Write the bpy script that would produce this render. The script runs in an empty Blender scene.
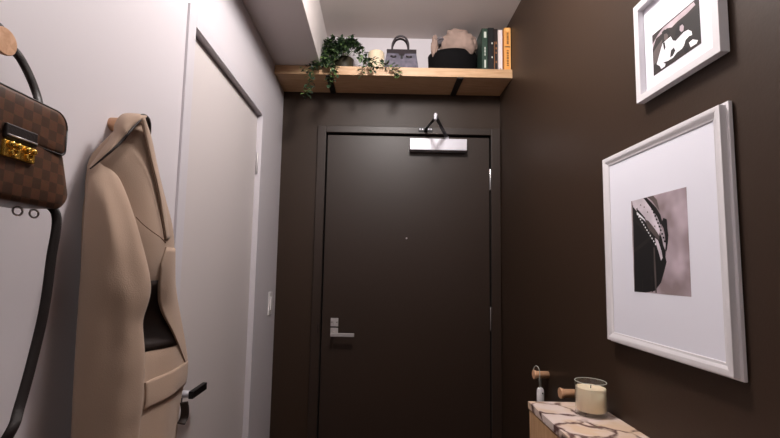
import bpy, bmesh, math, random
from mathutils import Vector, Matrix
from mathutils.noise import noise
PI = math.pi
random.seed(7)
sc = bpy.context.scene
COL = sc.collection

# ------------------------------------------------------------------ camera
F = 420.0
PX, PY = 377.49, 229.48
R = Matrix(((0.99979183, -0.00073976, 0.02038995),
            (0.02037333, 0.09040194, -0.99569695),
            (-0.00110671, 0.99590509, 0.09039820)))
CZ = 1.3661
def at(x, y, Y):
    """world point seen at photo pixel (x, y) lying at depth Y"""
    d = R.transposed() @ Vector(((x - PX) / F, (y - PY) / F, 1.0))
    return Vector((0, 0, CZ)) + d * (Y / d.y)
cd = bpy.data.cameras.new('camera'); cam = bpy.data.objects.new('camera', cd); COL.objects.link(cam)
M = Matrix((R[0], -R[1], -R[2])).transposed().to_4x4()
M.translation = (0, 0, CZ)
cam.matrix_world = M
cd.sensor_width = 36; cd.sensor_fit = 'HORIZONTAL'
cd.lens = 36 * F / 780
cd.shift_x = (390 - PX) / 780
cd.shift_y = (PY - 219) / 780
cd.clip_start = .02
sc.camera = cam
sc.view_settings.view_transform = 'Standard'
sc.view_settings.look = 'None'
sc.view_settings.exposure = 0.12
sc.view_settings.gamma = 1
sc.view_settings.use_curve_mapping = False

# ------------------------------------------------------------------ materials
def lin(c):
    return tuple(((v / 255) / 12.92 if v / 255 <= .04045 else ((v / 255 + .055) / 1.055) ** 2.4) for v in c) + (1,)
def mat(name, rgb, rough=.5, metal=0., bump=0., bscale=200., spec=.5, var=0., vscale=6., coat=0., stretch=None, sheen=0.):
    m = bpy.data.materials.new(name); m.use_nodes = True
    nt = m.node_tree; b = nt.nodes['Principled BSDF']
    b.inputs['Base Color'].default_value = lin(rgb)
    b.inputs['Roughness'].default_value = rough
    b.inputs['Metallic'].default_value = metal
    b.inputs['Specular IOR Level'].default_value = spec
    b.inputs['Coat Weight'].default_value = coat
    b.inputs['Sheen Weight'].default_value = sheen
    tc = nt.nodes.new('ShaderNodeTexCoord'); mp = nt.nodes.new('ShaderNodeMapping')
    nt.links.new(tc.outputs['Object'], mp.inputs['Vector'])
    if stretch: mp.inputs['Scale'].default_value = stretch
    if var > 0:
        n = nt.nodes.new('ShaderNodeTexNoise'); n.inputs['Scale'].default_value = vscale; n.inputs['Detail'].default_value = 5
        nt.links.new(mp.outputs['Vector'], n.inputs['Vector'])
        r = nt.nodes.new('ShaderNodeValToRGB')
        r.color_ramp.elements[0].position = .3; r.color_ramp.elements[1].position = .7
        r.color_ramp.elements[0].color = lin([max(0, v * (1 - var)) for v in rgb])
        r.color_ramp.elements[1].color = lin([min(255, v * (1 + var)) for v in rgb])
        nt.links.new(n.outputs['Fac'], r.inputs['Fac']); nt.links.new(r.outputs['Color'], b.inputs['Base Color'])
    if bump > 0:
        n2 = nt.nodes.new('ShaderNodeTexNoise'); n2.inputs['Scale'].default_value = bscale; n2.inputs['Detail'].default_value = 3
        nt.links.new(mp.outputs['Vector'], n2.inputs['Vector'])
        bp = nt.nodes.new('ShaderNodeBump'); bp.inputs['Strength'].default_value = bump; bp.inputs['Distance'].default_value = .002
        nt.links.new(n2.outputs['Fac'], bp.inputs['Height']); nt.links.new(bp.outputs['Normal'], b.inputs['Normal'])
    return m
def wood_mat(name, c1, c2, stretch, rough=.5):
    m = mat(name, c1, rough)
    nt = m.node_tree; b = nt.nodes['Principled BSDF']
    tc = nt.nodes.new('ShaderNodeTexCoord'); mp = nt.nodes.new('ShaderNodeMapping'); mp.inputs['Scale'].default_value = stretch
    n = nt.nodes.new('ShaderNodeTexNoise'); n.inputs['Scale'].default_value = 8; n.inputs['Detail'].default_value = 8; n.inputs['Distortion'].default_value = .6
    r = nt.nodes.new('ShaderNodeValToRGB')
    r.color_ramp.elements[0].position = .35; r.color_ramp.elements[1].position = .65
    r.color_ramp.elements[0].color = lin(c2); r.color_ramp.elements[1].color = lin(c1)
    nt.links.new(tc.outputs['Object'], mp.inputs['Vector']); nt.links.new(mp.outputs['Vector'], n.inputs['Vector'])
    nt.links.new(n.outputs['Fac'], r.inputs['Fac']); nt.links.new(r.outputs['Color'], b.inputs['Base Color'])
    return m

WHITE = mat('white_wall_paint', (208, 202, 206), .55, bump=.06, bscale=120)
CEIL = mat('ceiling_paint', (210, 201, 198), .8, bump=.05, bscale=150)
BROWN = mat('dark_brown_wall_paint', (51, 37, 27), .48, bump=.12, bscale=160, spec=.34)
BDOOR = mat('dark_brown_door_paint', (47, 35, 28), .43, bump=.05, bscale=90, spec=.42)
BTRIM = mat('dark_brown_trim_paint', (47, 35, 28), .42, spec=.45)
WDOOR = mat('white_door_paint', (207, 199, 198), .45)
WTRIM = mat('white_trim_paint', (206, 201, 206), .42)
GAP = mat('black_gap', (8, 6, 6), .9)
STEEL = mat('satin_nickel', (205, 200, 200), .36, metal=.55)
SILVER = mat('silver_painted_metal', (214, 212, 220), .38, metal=.35)
CHROME = mat('chrome', (230, 230, 232), .15, metal=1)
DSTEEL = mat('dark_steel', (70, 66, 66), .4, metal=.5)
BLACKM = mat('black_metal', (18, 15, 15), .4, metal=.3)
OAKX = wood_mat('light_oak_shelf', (200, 164, 128), (182, 144, 106), (1, 12, 12), .45)
OAKZ = wood_mat('light_oak_cabinet', (210, 172, 132), (192, 150, 110), (10, 10, 1), .5)
PEG = wood_mat('beech_peg', (222, 176, 140), (205, 155, 118), (2, 12, 12), .5)
FLOORM = wood_mat('oak_floor', (86, 64, 48), (66, 48, 36), (8, 1, 1), .4)
FRAMEW = mat('white_lacquer', (216, 213, 216), .35)
MATB = mat('white_mat_board', (226, 226, 236), .8)
COATM = mat('beige_wool_coat', (172, 148, 130), .85, bump=.25, bscale=500, spec=.15, sheen=.15)
COATD = mat('dark_brown_lining_and_shade', (40, 28, 24), .6)  # lining brown, also used for the painted shade beside the sleeve
COATS = mat('coat_seam', (120, 96, 80), .9, spec=.1)
LEATH = mat('dark_brown_leather', (30, 20, 18), .45, bump=.2, bscale=400)
GOLD = mat('gold_hardware', (244, 196, 92), .2, metal=.75)
GREYL = mat('slate_grey_leather', (100, 96, 108), .4, bump=.3, bscale=260, var=.15, vscale=40)
GREYD = mat('charcoal_leather', (48, 40, 44), .4)
WAX = mat('cream_wax', (238, 220, 190), .55)
WAX.node_tree.nodes['Principled BSDF'].inputs['Subsurface Weight'].default_value = .3
WAX.node_tree.nodes['Principled BSDF'].inputs['Subsurface Radius'].default_value = (.02, .012, .008)
WICK = mat('wick', (60, 50, 45), .9)
BOXM = mat('black_felt', (13, 12, 13), .9, bump=.4, bscale=350, spec=.12)
CLOTH = mat('dusty_pink_grey_cloth', (150, 128, 117), .9, bump=.3, bscale=220, var=.06, vscale=9)
CLOTHG = mat('grey_cloth', (98, 92, 96), .9, bump=.3, bscale=220)
POT = mat('olive_brown_pot', (50, 44, 28), .6, var=.2, vscale=12)
STEMM = mat('stem_green', (70, 90, 40), .6)
PALE = mat('pale_ink_and_highlight', (200, 205, 195), .6)
SWITCH = mat('switch_plastic', (236, 232, 232), .35)
def leaf_mat():
    m = mat('leaf_green', (62, 92, 48), .45)
    nt = m.node_tree; b = nt.nodes['Principled BSDF']
    g = nt.nodes.new('ShaderNodeNewGeometry'); r = nt.nodes.new('ShaderNodeValToRGB')
    r.color_ramp.elements[0].color = lin((22, 34, 24)); r.color_ramp.elements[1].color = lin((92, 116, 64))
    e = r.color_ramp.elements.new(.6); e.color = lin((40, 60, 36))
    nt.links.new(g.outputs['Random Per Island'], r.inputs['Fac']); nt.links.new(r.outputs['Color'], b.inputs['Base Color'])
    return m
LEAF = leaf_mat()
def glass_mat():
    m = bpy.data.materials.new('clear_glass'); m.use_nodes = True
    nt = m.node_tree; nt.nodes.clear(); out = nt.nodes.new('ShaderNodeOutputMaterial')
    t = nt.nodes.new('ShaderNodeBsdfTransparent'); t.inputs[0].default_value = (.98, .98, .97, 1)
    g = nt.nodes.new('ShaderNodeBsdfGlossy'); g.inputs['Roughness'].default_value = .06; g.inputs['Color'].default_value = (.95, .97, .96, 1)
    lw = nt.nodes.new('ShaderNodeLayerWeight'); lw.inputs['Blend'].default_value = .5
    pw = nt.nodes.new('ShaderNodeMath'); pw.operation = 'POWER'; pw.inputs[1].default_value = 3.5; nt.links.new(lw.outputs['Facing'], pw.inputs[0])
    ml = nt.nodes.new('ShaderNodeMath'); ml.operation = 'MULTIPLY_ADD'; ml.inputs[1].default_value = .8; ml.inputs[2].default_value = .05; nt.links.new(pw.outputs[0], ml.inputs[0])
    mx = nt.nodes.new('ShaderNodeMixShader'); L = nt.links.new
    L(ml.outputs[0], mx.inputs[0]); L(t.outputs[0], mx.inputs[1]); L(g.outputs[0], mx.inputs[2]); L(mx.outputs[0], out.inputs[0])
    return m
GLASS = glass_mat()
def marble_mat():
    m = mat('veined_marble', (226, 208, 200), .25)
    nt = m.node_tree; b = nt.nodes['Principled BSDF']; L = nt.links.new
    tc = nt.nodes.new('ShaderNodeTexCoord')
    n = nt.nodes.new('ShaderNodeTexNoise'); n.inputs['Scale'].default_value = 9; n.inputs['Detail'].default_value = 4
    mx = nt.nodes.new('ShaderNodeVectorMath'); mx.operation = 'MULTIPLY_ADD'; mx.inputs[1].default_value = (.11, .11, .11)
    L(tc.outputs['Object'], n.inputs['Vector']); L(n.outputs['Color'], mx.inputs[0]); L(tc.outputs['Object'], mx.inputs[2])
    v = nt.nodes.new('ShaderNodeTexVoronoi'); v.feature = 'DISTANCE_TO_EDGE'; v.inputs['Scale'].default_value = 10.5
    L(mx.outputs[0], v.inputs['Vector'])
    r = nt.nodes.new('ShaderNodeValToRGB')
    r.color_ramp.elements[0].position = 0; r.color_ramp.elements[0].color = (1, 1, 1, 1)
    r.color_ramp.elements[1].position = .075; r.color_ramp.elements[1].color = (0, 0, 0, 1)
    nw = nt.nodes.new('ShaderNodeTexNoise'); nw.inputs['Scale'].default_value = 26; nw.inputs['Detail'].default_value = 4; L(tc.outputs['Object'], nw.inputs['Vector'])
    mw = nt.nodes.new('ShaderNodeMath'); mw.operation = 'MULTIPLY_ADD'; mw.inputs[1].default_value = -.22; L(nw.outputs['Fac'], mw.inputs[0]); mw.inputs[2].default_value = .09
    aw = nt.nodes.new('ShaderNodeMath'); aw.operation = 'ADD'; L(v.outputs['Distance'], aw.inputs[0]); L(mw.outputs[0], aw.inputs[1]); L(aw.outputs[0], r.inputs['Fac'])
    n3 = nt.nodes.new('ShaderNodeTexNoise'); n3.inputs['Scale'].default_value = 14; n3.inputs['Detail'].default_value = 3
    L(tc.outputs['Object'], n3.inputs['Vector'])
    r3 = nt.nodes.new('ShaderNodeValToRGB'); r3.color_ramp.elements[0].position = .28; r3.color_ramp.elements[1].position = .46
    L(n3.outputs['Fac'], r3.inputs['Fac'])
    mul = nt.nodes.new('ShaderNodeMath'); mul.operation = 'MULTIPLY'; L(r.outputs['Color'], mul.inputs[0]); L(r3.outputs['Color'], mul.inputs[1])
    base = nt.nodes.new('ShaderNodeValToRGB')
    base.color_ramp.elements[0].position = .38; base.color_ramp.elements[0].color = lin((222, 194, 168))
    base.color_ramp.elements[1].position = .6; base.color_ramp.elements[1].color = lin((230, 212, 204))
    n4 = nt.nodes.new('ShaderNodeTexNoise'); n4.inputs['Scale'].default_value = 12; L(mx.outputs[0], n4.inputs['Vector']); L(n4.outputs['Fac'], base.inputs['Fac'])
    mixc = nt.nodes.new('ShaderNodeMix'); mixc.data_type = 'RGBA'
    L(mul.outputs[0], mixc.inputs[0]); L(base.outputs['Color'], mixc.inputs[6]); mixc.inputs[7].default_value = lin((108, 82, 78))
    L(mixc.outputs[2], b.inputs['Base Color'])
    return m
MARBLE = marble_mat()
def checker_mat():
    m = mat('brown_checked_canvas', (95, 60, 45), .42, spec=.35)
    nt = m.node_tree; b = nt.nodes['Principled BSDF']; L = nt.links.new
    uv = nt.nodes.new('ShaderNodeUVMap'); uv.uv_map = 'UVMap'
    ck = nt.nodes.new('ShaderNodeTexChecker'); ck.inputs['Scale'].default_value = 1
    ck.inputs['Color1'].default_value = lin((108, 74, 56)); ck.inputs['Color2'].default_value = lin((82, 60, 48))
    L(uv.outputs['UV'], ck.inputs['Vector'])
    n = nt.nodes.new('ShaderNodeTexNoise'); n.inputs['Scale'].default_value = 3.5; L(uv.outputs['UV'], n.inputs['Vector'])
    mx = nt.nodes.new('ShaderNodeMix'); mx.data_type = 'RGBA'; mx.blend_type = 'MULTIPLY'; mx.inputs[0].default_value = .35
    L(ck.outputs['Color'], mx.inputs[6]); L(n.outputs['Color'], mx.inputs[7]); L(mx.outputs[2], b.inputs['Base Color'])
    return m
CHECK = checker_mat()

# ------------------------------------------------------------------ mesh helpers
def link(name, bm, m, parent=None, smooth=False, bevel=0, mats=None, subsurf=0):
    me = bpy.data.meshes.new(name)
    bmesh.ops.recalc_face_normals(bm, faces=bm.faces)
    bm.to_mesh(me); bm.free()
    for mm in (mats or [m]): me.materials.append(mm)
    if smooth:
        for p in me.polygons: p.use_smooth = True
    o = bpy.data.objects.new(name, me); COL.objects.link(o)
    if parent:
        o.parent = parent
        o.matrix_parent_inverse = Matrix.Translation(-world_loc(parent))
    if bevel:
        md = o.modifiers.new('bevel', 'BEVEL'); md.width = bevel; md.segments = 3; md.limit_method = 'ANGLE'; md.angle_limit = math.radians(40)
        for p in me.polygons: p.use_smooth = True
        wn = o.modifiers.new('wn', 'WEIGHTED_NORMAL')
    if subsurf:
        md = o.modifiers.new('sub', 'SUBSURF'); md.levels = subsurf; md.render_levels = subsurf
    return o
def world_loc(o):
    v = Vector(o.location)
    return v
def thing(name, label, cat, loc=(0, 0, 0), group=None):
    o = bpy.data.objects.new(name, None); COL.objects.link(o); o.location = loc; o.empty_display_size = .05
    o['label'] = label; o['category'] = cat
    if group: o['group'] = group
    return o
def tag(o, label, cat, group=None):
    o['label'] = label; o['category'] = cat
    if group: o['group'] = group
    return o
def struct(o): o['kind'] = 'structure'; return o
def bx(bm, x0, x1, y0, y1, z0, z1, mi=0):
    vs = [bm.verts.new((x, y, z)) for x in (x0, x1) for y in (y0, y1) for z in (z0, z1)]
    for f in ((0, 1, 3, 2), (4, 6, 7, 5), (0, 4, 5, 1), (2, 3, 7, 6), (0, 2, 6, 4), (1, 5, 7, 3)):
        fc = bm.faces.new([vs[i] for i in f]); fc.material_index = mi
def box(name, x0, x1, y0, y1, z0, z1, m, parent=None, bevel=0):
    bm = bmesh.new(); bx(bm, x0, x1, y0, y1, z0, z1)
    return link(name, bm, m, parent, bevel=bevel)
def frame_axes(d):
    d = d.normalized(); u = d.cross(Vector((0, 0, 1)))
    if u.length < .05: u = d.cross(Vector((0, 1, 0)))
    u.normalize(); return u, u.cross(d).normalized()
def lathe(bm, base, axis, prof, seg=32, mi=0, su=1., sv=1., caps=True):
    """prof: list of (r, h) along axis"""
    u, v = frame_axes(Vector(axis)); a = Vector(axis).normalized(); rings = []
    for r, h in prof:
        rings.append([bm.verts.new(Vector(base) + a * h + (u * math.cos(2 * PI * i / seg) * su + v * math.sin(2 * PI * i / seg) * sv) * r) for i in range(seg)])
    for A, B in zip(rings, rings[1:]):
        for i in range(seg):
            f = bm.faces.new((A[i], A[(i + 1) % seg], B[(i + 1) % seg], B[i])); f.material_index = mi; f.smooth = True
    if caps:
        for A in (rings[0], rings[-1]):
            f = bm.faces.new(A); f.material_index = mi
def tube(bm, pts, r, seg=8, mi=0, w=None, wdir=None):
    """round tube, or flat strap when w (half width) with wdir is given"""
    pts = [Vector(p) for p in pts]; rings = []
    n = len(pts)
    for i, p in enumerate(pts):
        d = (pts[min(i + 1, n - 1)] - pts[max(i - 1, 0)]).normalized()
        if wdir is not None:
            u = Vector(wdir) - d * d.dot(Vector(wdir)); u.normalize(); v = d.cross(u).normalized()
            ru, rv = w, r
        else:
            u, v = frame_axes(d); ru = rv = r if not callable(r) else r(i / (n - 1))
        rings.append([bm.verts.new(p + u * math.cos(2 * PI * k / seg) * ru + v * math.sin(2 * PI * k / seg) * rv) for k in range(seg)])
    for A, B in zip(rings, rings[1:]):
        best = 0
        if wdir is None:
            best = min(range(seg), key=lambda s: sum((A[k].co - B[(k + s) % seg].co).length for k in range(seg)))
        for k in range(seg):
            f = bm.faces.new((A[k], A[(k + 1) % seg], B[(k + 1 + best) % seg], B[(k + best) % seg])); f.material_index = mi; f.smooth = True
    bm.faces.new(rings[0]); bm.faces.new(rings[-1])
def spline(pts, n=10):
    P = [Vector(p) for p in pts]; P = [2 * P[0] - P[1]] + P + [2 * P[-1] - P[-2]]; out = []
    for i in range(1, len(P) - 2):
        a, b, c, d = P[i - 1:i + 3]
        for k in range(n):
            t = k / n
            out.append(.5 * ((2 * b) + (c - a) * t + (2 * a - 5 * b + 4 * c - d) * t * t + (3 * b - a - 3 * c + d) * t ** 3))
    out.append(P[-2]); return out

# ------------------------------------------------------------------ the room
XL, XR, YB, YR = -.567, .697, 2.377, -1.3
HC, HS, XS = 2.722, 2.430, -.323
struct(box('floor', XL - .1, XR + .1, YR - .1, YB + .1, -.1, 0, FLOORM))
struct(box('ceiling', XL - .1, XR + .1, YR - .1, YB + .1, HC, HC + .1, CEIL))
struct(box('trim_1', XL, XS, YR, YB, HS, HC, CEIL, bevel=.002))            # soffit along the left wall
struct(box('wall_right', XR, XR + .1, YR - .1, YB + .1, 0, HC, BROWN))
# entry-door wall, white above the shelf
DX0, DX1, DZ = -.301, .633, 2.126
bm = bmesh.new()
bx(bm, XL - .1, DX0 - .045, YB, YB + .1, 0, 2.43); bx(bm, DX1 + .02, XR, YB, YB + .1, 0, 2.43); bx(bm, DX0 - .045, DX1 + .02, YB, YB + .1, DZ + .045, 2.43)
struct(link('wall_back', bm, BROWN))
struct(box('wall_back_upper', XL - .1, XR, YB, YB + .1, 2.43, HC, WHITE)).name = 'wall_back_above_shelf'
struct(box('wall_rear', XL - .1, XR + .1, YR - .1, YR, 0, HC, BROWN))
# left wall with the opening of the white door
LY0, LY1, LZ = 1.206, 1.945, 2.078
bm = bmesh.new()
bx(bm, XL - .1, XL, YR, LY0, 0, HC); bx(bm, XL - .1, XL, LY1, YB, 0, HC); bx(bm, XL - .1, XL, LY0, LY1, LZ, HC)
struct(link('wall_left', bm, WHITE))
# white door: casing (trim), slab, handle, hinge
bm = bmesh.new(); cw = .046; ct = .008
for args in ((LY0 - cw, LY0, 0, LZ + cw), (LY1, LY1 + .03, 0, LZ + cw), (LY0, LY1, LZ, LZ + cw)):
    bx(bm, XL, XL + ct, *args)
for args in ((LY0 - .001, LY0 + .001, 0, LZ), (LY1 - .001, LY1 + .001, 0, LZ), (LY0, LY1, LZ - .001, LZ + .001)):
    bx(bm, XL - .09, XL + ct - .004, *args)
struct(link('trim_2', bm, WTRIM, bevel=.0025))
d2 = struct(box('door_2', XL - .053, XL - .016, LY0 + .003, LY1 - .004, .008, LZ - .005, WDOOR, bevel=.002))
hz, hy, dx = .984, 1.275, XL - .016
bm = bmesh.new(); bx(bm, dx, dx + .009, hy - .024, hy + .024, hz - .032, hz + .032)
link('handle_rose', bm, BLACKM, d2, bevel=.002)
bm = bmesh.new(); lathe(bm, (dx + .009, hy, hz), (1, 0, 0), [(.0105, 0), (.0105, .044)])
hn = link('lever_neck', bm, SILVER, d2)
bm = bmesh.new(); bx(bm, dx + .040, dx + .054, hy - .012, hy + .090, hz - .011, hz + .011)
link('lever', bm, BLACKM, d2, bevel=.002)
for zc in (1.85, .35):
    bm = bmesh.new(); lathe(bm, (XL - .008, LY1 - .003, zc - .05), (0, 0, 1), [(.003, -.006), (.005, 0), (.005, .09), (.003, .096)], 16)
    link('hinge', bm, STEEL, d2)
# light switch on the left wall
sw = thing('light_switch', 'white rocker light switch on the white wall beside the brown door', 'light switch', (XL, 2.258, 1.166))
link('switch_plate', (lambda b: (bx(b, XL, XL + .006, 2.222, 2.294, 1.107, 1.225), b)[1])(bmesh.new()), SWITCH, sw, bevel=.002)
link('rocker', (lambda b: (bx(b, XL + .006, XL + .012, 2.241, 2.275, 1.132, 1.200), b)[1])(bmesh.new()), SWITCH, sw, bevel=.002)
# entry door and its casing
bm = bmesh.new(); c0, c1 = YB - .018, YB
bx(bm, DX0 - .058, DX0 - .008, c0, c1, 0, DZ + .052); bx(bm, DX1 + .008, XR - .003, c0, c1, 0, DZ + .052); bx(bm, DX0 - .008, DX1 + .008, c0, c1, DZ + .012, DZ + .052)
struct(link('trim_3', bm, BTRIM, bevel=.003))
bm = bmesh.new()
bx(bm, DX0 - .045, DX0 - .008, YB, YB + .1, 0, DZ + .045); bx(bm, DX1 + .008, DX1 + .02, YB, YB + .1, 0, DZ + .045); bx(bm, DX0 - .008, DX1 + .008, YB, YB + .1, DZ + .01, DZ + .045)
struct(link('trim_4', bm, GAP))
fy = YB - .004                                                            # face of the door slab
d1 = struct(box('door_1', DX0, DX1, fy, fy + .044, .008, DZ, BDOOR, bevel=.002))
for z0, z1 in ((1.822, 1.939), (1.033, 1.154), (.25, .367)):
    bm = bmesh.new(); lathe(bm, (DX1 + .004, fy - .006, z0), (0, 0, 1), [(.0035, -.004), (.0048, 0), (.0048, z1 - z0), (.0035, z1 - z0 + .004)], 16)
    link('hinge', bm, CHROME, d1)
bm = bmesh.new(); lathe(bm, (.163, fy, 1.535), (0, -1, 0), [(.005, 0), (.005, .003), (.003, .004)], 20)
link('peephole', bm, STEEL, d1)
bm = bmesh.new(); bx(bm, -.252, -.210, fy - .006, fy, 1.037, 1.082)
dbp = link('deadbolt_plate', bm, STEEL, d1, bevel=.001)
bm = bmesh.new(); bx(bm, -.234, -.228, fy - .016, fy - .006, 1.045, 1.074)
link('thumb_turn', bm, STEEL, dbp, bevel=.001)
bm = bmesh.new()
for sx in (-.245, -.217): lathe(bm, (sx, fy - .006, 1.060), (0, -1, 0), [(.003, 0), (.003, .0012)], 10)
link('screw', bm, GAP, dbp)
bm = bmesh.new(); bx(bm, -.252, -.210, fy - .006, fy, .985, 1.028)
rs = link('handle_rose', bm, STEEL, d1, bevel=.001)
bm = bmesh.new(); lathe(bm, (-.234, fy - .006, .998), (0, -1, 0), [(.009, 0), (.009, .045)], 20); link('lever_neck', bm, STEEL, rs)
bm = bmesh.new(); bx(bm, -.246, -.118, fy - .060, fy - .048, .990, 1.008); link('lever', bm, STEEL, d1, bevel=.001)
bm = bmesh.new(); bx(bm, -.323, -.318, fy - .0165, fy - .0145, 1.0, 1.05); link('strike_plate', bm, BLACKM, d1)
# closer
cx0, cx1, cy, cz0, cz1 = .171, .494, fy - .052, 2.034, 2.101
clo = box('door_closer', cx0, cx1, cy, fy, cz0, cz1, SILVER, d1, bevel=.003)
bm = bmesh.new(); bx(bm, cx0 + .008, cx0 + .036, cy - .0006, cy, 2.088, 2.096)
for k in range(5): bx(bm, cx0 + .011 + k * .005, cx0 + .0145 + k * .005, cy - .0009, cy - .0006, 2.090, 2.094, 1)
link('maker_label', bm, None, clo, mats=[BLACKM, STEEL])
piv = Vector((.383, fy - .026, cz1)); elb = Vector((.283, 2.09, 2.142)); sho = Vector((.262, fy - .030, 2.162))
bm = bmesh.new(); lathe(bm, piv, (0, 0, 1), [(.012, 0), (.012, .018), (.008, .022)], 20); link('pinion_cap', bm, SILVER, clo)
bm = bmesh.new(); tube(bm, [piv + Vector((0, 0, .016)), elb + Vector((0, 0, .004))], .003, 12, w=.010, wdir=(1, -.3, 0)); link('main_arm', bm, DSTEEL, clo)
bm = bmesh.new(); tube(bm, [elb - Vector((0, 0, .006)), sho], .004, 12, w=.008, wdir=(1, 0, 0)); link('forearm', bm, BLACKM, clo)
bm = bmesh.new(); lathe(bm, elb - Vector((0, 0, .018)), (0, 0, 1), [(.007, 0), (.009, .006), (.009, .03), (.006, .036)], 20); link('elbow_knuckle', bm, SILVER, clo)
bm = bmesh.new(); bx(bm, .222, .302, YB - .024, YB - .018, 2.150, 2.176); bx(bm, .252, .272, YB - .04, YB - .024, 2.153, 2.173); link('arm_bracket', bm, BLACKM, clo, bevel=.001)
for sx in (.230, .244, .280, .294):
    bm = bmesh.new(); lathe(bm, (sx, YB - .024, 2.163), (0, -1, 0), [(.0055, 0), (.0055, .003), (.003, .005)], 14); link('bracket_screw', bm, SILVER, clo)

# ------------------------------------------------------------------ shelf
SY, SZ0, SZ1 = 2.142, 2.380, 2.4275
sh = thing('wall_shelf', 'light oak wall shelf running wall to wall above the brown door', 'shelf', (.06, YB, SZ0))
box('shelf_board', XL + .001, XR - .001, SY, YB - .001, SZ0, SZ1, OAKX, sh, bevel=.0015)
for x in (-.277, .421): box('bracket', x - .016, x + .016, SY + .003, YB - .001, SZ0 - .006, SZ0, BLACKM, sh)

TOPZ = SZ1
# potted plant
pl = thing('potted_plant', 'leafy trailing green plant in a small olive pot at the shelf left end', 'plant', (-.215, 2.235, TOPZ))
bm = bmesh.new(); lathe(bm, (-.205, 2.235, TOPZ), (0, 0, 1), [(.044, 0), (.048, .01), (.052, .080), (.048, .082), (.047, .072)], 36); link('pot', bm, POT, pl)
bm = bmesh.new(); lathe(bm, (-.205, 2.235, TOPZ + .068), (0, 0, 1), [(.0465, 0), (.0465, .003)], 24); link('soil', bm, WICK, pl)
def P(x, y, Y): return at(x, y + (5 if y < 46 else 2 if y < 60 else 0), Y)
root = Vector((-.215, 2.225, TOPZ + .065))
paths = [
    [root, P(332, 47, 2.19), P(318, 62, 2.10), P(311, 74, 2.07), P(309, 86, 2.07), P(307, 96, 2.07)],
    [root, P(330, 42, 2.20), P(320, 58, 2.12), P(314, 66, 2.10), P(304, 71, 2.07)],
    [root, P(336, 44, 2.18), P(331, 58, 2.11), P(331, 72, 2.10), P(330, 84, 2.10)],
    [root, P(338, 40, 2.18), P(335, 54, 2.11), P(334, 66, 2.10), P(336, 74, 2.10)],
    [root, P(352, 40, 2.20), P(358, 50, 2.14), P(363, 62, 2.11), P(362, 76, 2.10)],
    [root, P(354, 44, 2.19), P(362, 57, 2.13), P(370, 62, 2.11), P(374, 70, 2.10)],
    [root, P(356, 48, 2.17), P(370, 60, 2.13), P(384, 64, 2.12), P(394, 69, 2.11), P(398, 78, 2.10)],
    [root, P(350, 36, 2.22), P(355, 38, 2.20), P(360, 44, 2.18)],
    [root, P(333, 36, 2.22), P(329, 37, 2.20)],
    [root, P(342, 36, 2.22), P(341, 37, 2.21)],
    [root, P(330, 40, 2.24), P(323, 44, 2.20), P(322, 52, 2.16)],
    [root, P(336, 48, 2.16), P(334, 56, 2.13), P(328, 62, 2.11)],
    [root, P(346, 40, 2.2), P(350, 38, 2.2), P(357, 44, 2.18)],
    [root, P(328, 44, 2.2), P(326, 50, 2.16), P(322, 60, 2.12)],
    [root, P(340, 38, 2.2), P(336, 44, 2.16), P(330, 52, 2.14)],
    [root, P(336, 42, 2.18), P(327, 46, 2.15), P(325, 56, 2.12), P(327, 64, 2.11)],
    [root, P(340, 44, 2.17), P(336, 52, 2.14), P(334, 62, 2.12)],
    [root, P(338, 46, 2.16), P(330, 50, 2.14), P(324, 62, 2.11), P(316, 66, 2.10)],
    [root, P(336, 40, 2.2), P(330, 38, 2.18), P(325, 46, 2.16)],
    [root, P(345, 42, 2.18), P(348, 44, 2.16), P(343, 50, 2.14)],
]
sb = bmesh.new(); lb = bmesh.new()
def leaf(bm, p, d, up, L, W):
    s = d.cross(up).normalized(); up = s.cross(d).normalized()
    rows = [(0, .0, 0), (.25, .75, .02), (.55, 1., .03), (.8, .6, .0), (1, 0, -.08)]
    prev = None; mid0 = None
    for t, w, h in rows:
        c = p + d * L * t + up * h * L
        mid = bm.verts.new(c)
        if w > 0:
            a = bm.verts.new(c + s * W * w + up * W * w * .35); b = bm.verts.new(c - s * W * w + up * W * w * .35)
        else: a = b = None
        if prev:
            pm, pa, pb = prev
            for q, pq in ((a, pa), (b, pb)):
                vs = [v for v in (pm, pq, q, mid) if v is not None]
                f = bm.faces.new(vs); f.smooth = True
        prev = (mid, a, b)
for i, pth in enumerate(paths):
    pts = spline(pth, 8); tube(sb, pts, .0014, 6)
    n = len(pts)
    for k in range(5, n, 1):
        for rep in range(2 if i < 7 else 4):
            if random.random() < .12: continue
            p = pts[k] + Vector([random.uniform(-.014, .014) for _ in range(3)])
            d = (pts[k] - pts[k - 1]).normalized() * .4 + Vector((random.uniform(-1, 1), random.uniform(-.9, .3), random.uniform(-.7, .8)))
            d.normalize(); L = random.uniform(.019, .031)
            q = p + d * L
            if q.z < TOPZ + .004 and q.y > SY - .006 and p.z > SZ0 - .02: continue
            if p.y > SY - .008 and p.z < TOPZ + .003: continue
            if q.x < XS + .004 and q.z > HS - .004: continue
            if p.x < XS + .004 and p.z > HS - .004: continue
            leaf(lb, p, d, Vector((random.uniform(-.3, .3), random.uniform(-1, 0), 1)).normalized(), L, L * random.uniform(.26, .36))
link('stems', sb, STEMM, pl); link('foliage', lb, LEAF, pl)
# pillar candle
cdl = thing('pillar_candle', 'pale cream pillar candle on the shelf behind the trailing leaves', 'candle', (-.033, 2.285, TOPZ))
bm = bmesh.new(); lathe(bm, (-.030, 2.285, TOPZ), (0, 0, 1), [(.045, 0), (.047, .003), (.047, .146), (.044, .150), (.03, .147)], 40); link('wax', bm, WAX, cdl, smooth=False)
bm = bmesh.new(); tube(bm, [(-.03, 2.285, TOPZ + .143), (-.029, 2.285, TOPZ + .156)], .0015, 6); link('wick', bm, WICK, cdl)
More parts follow.
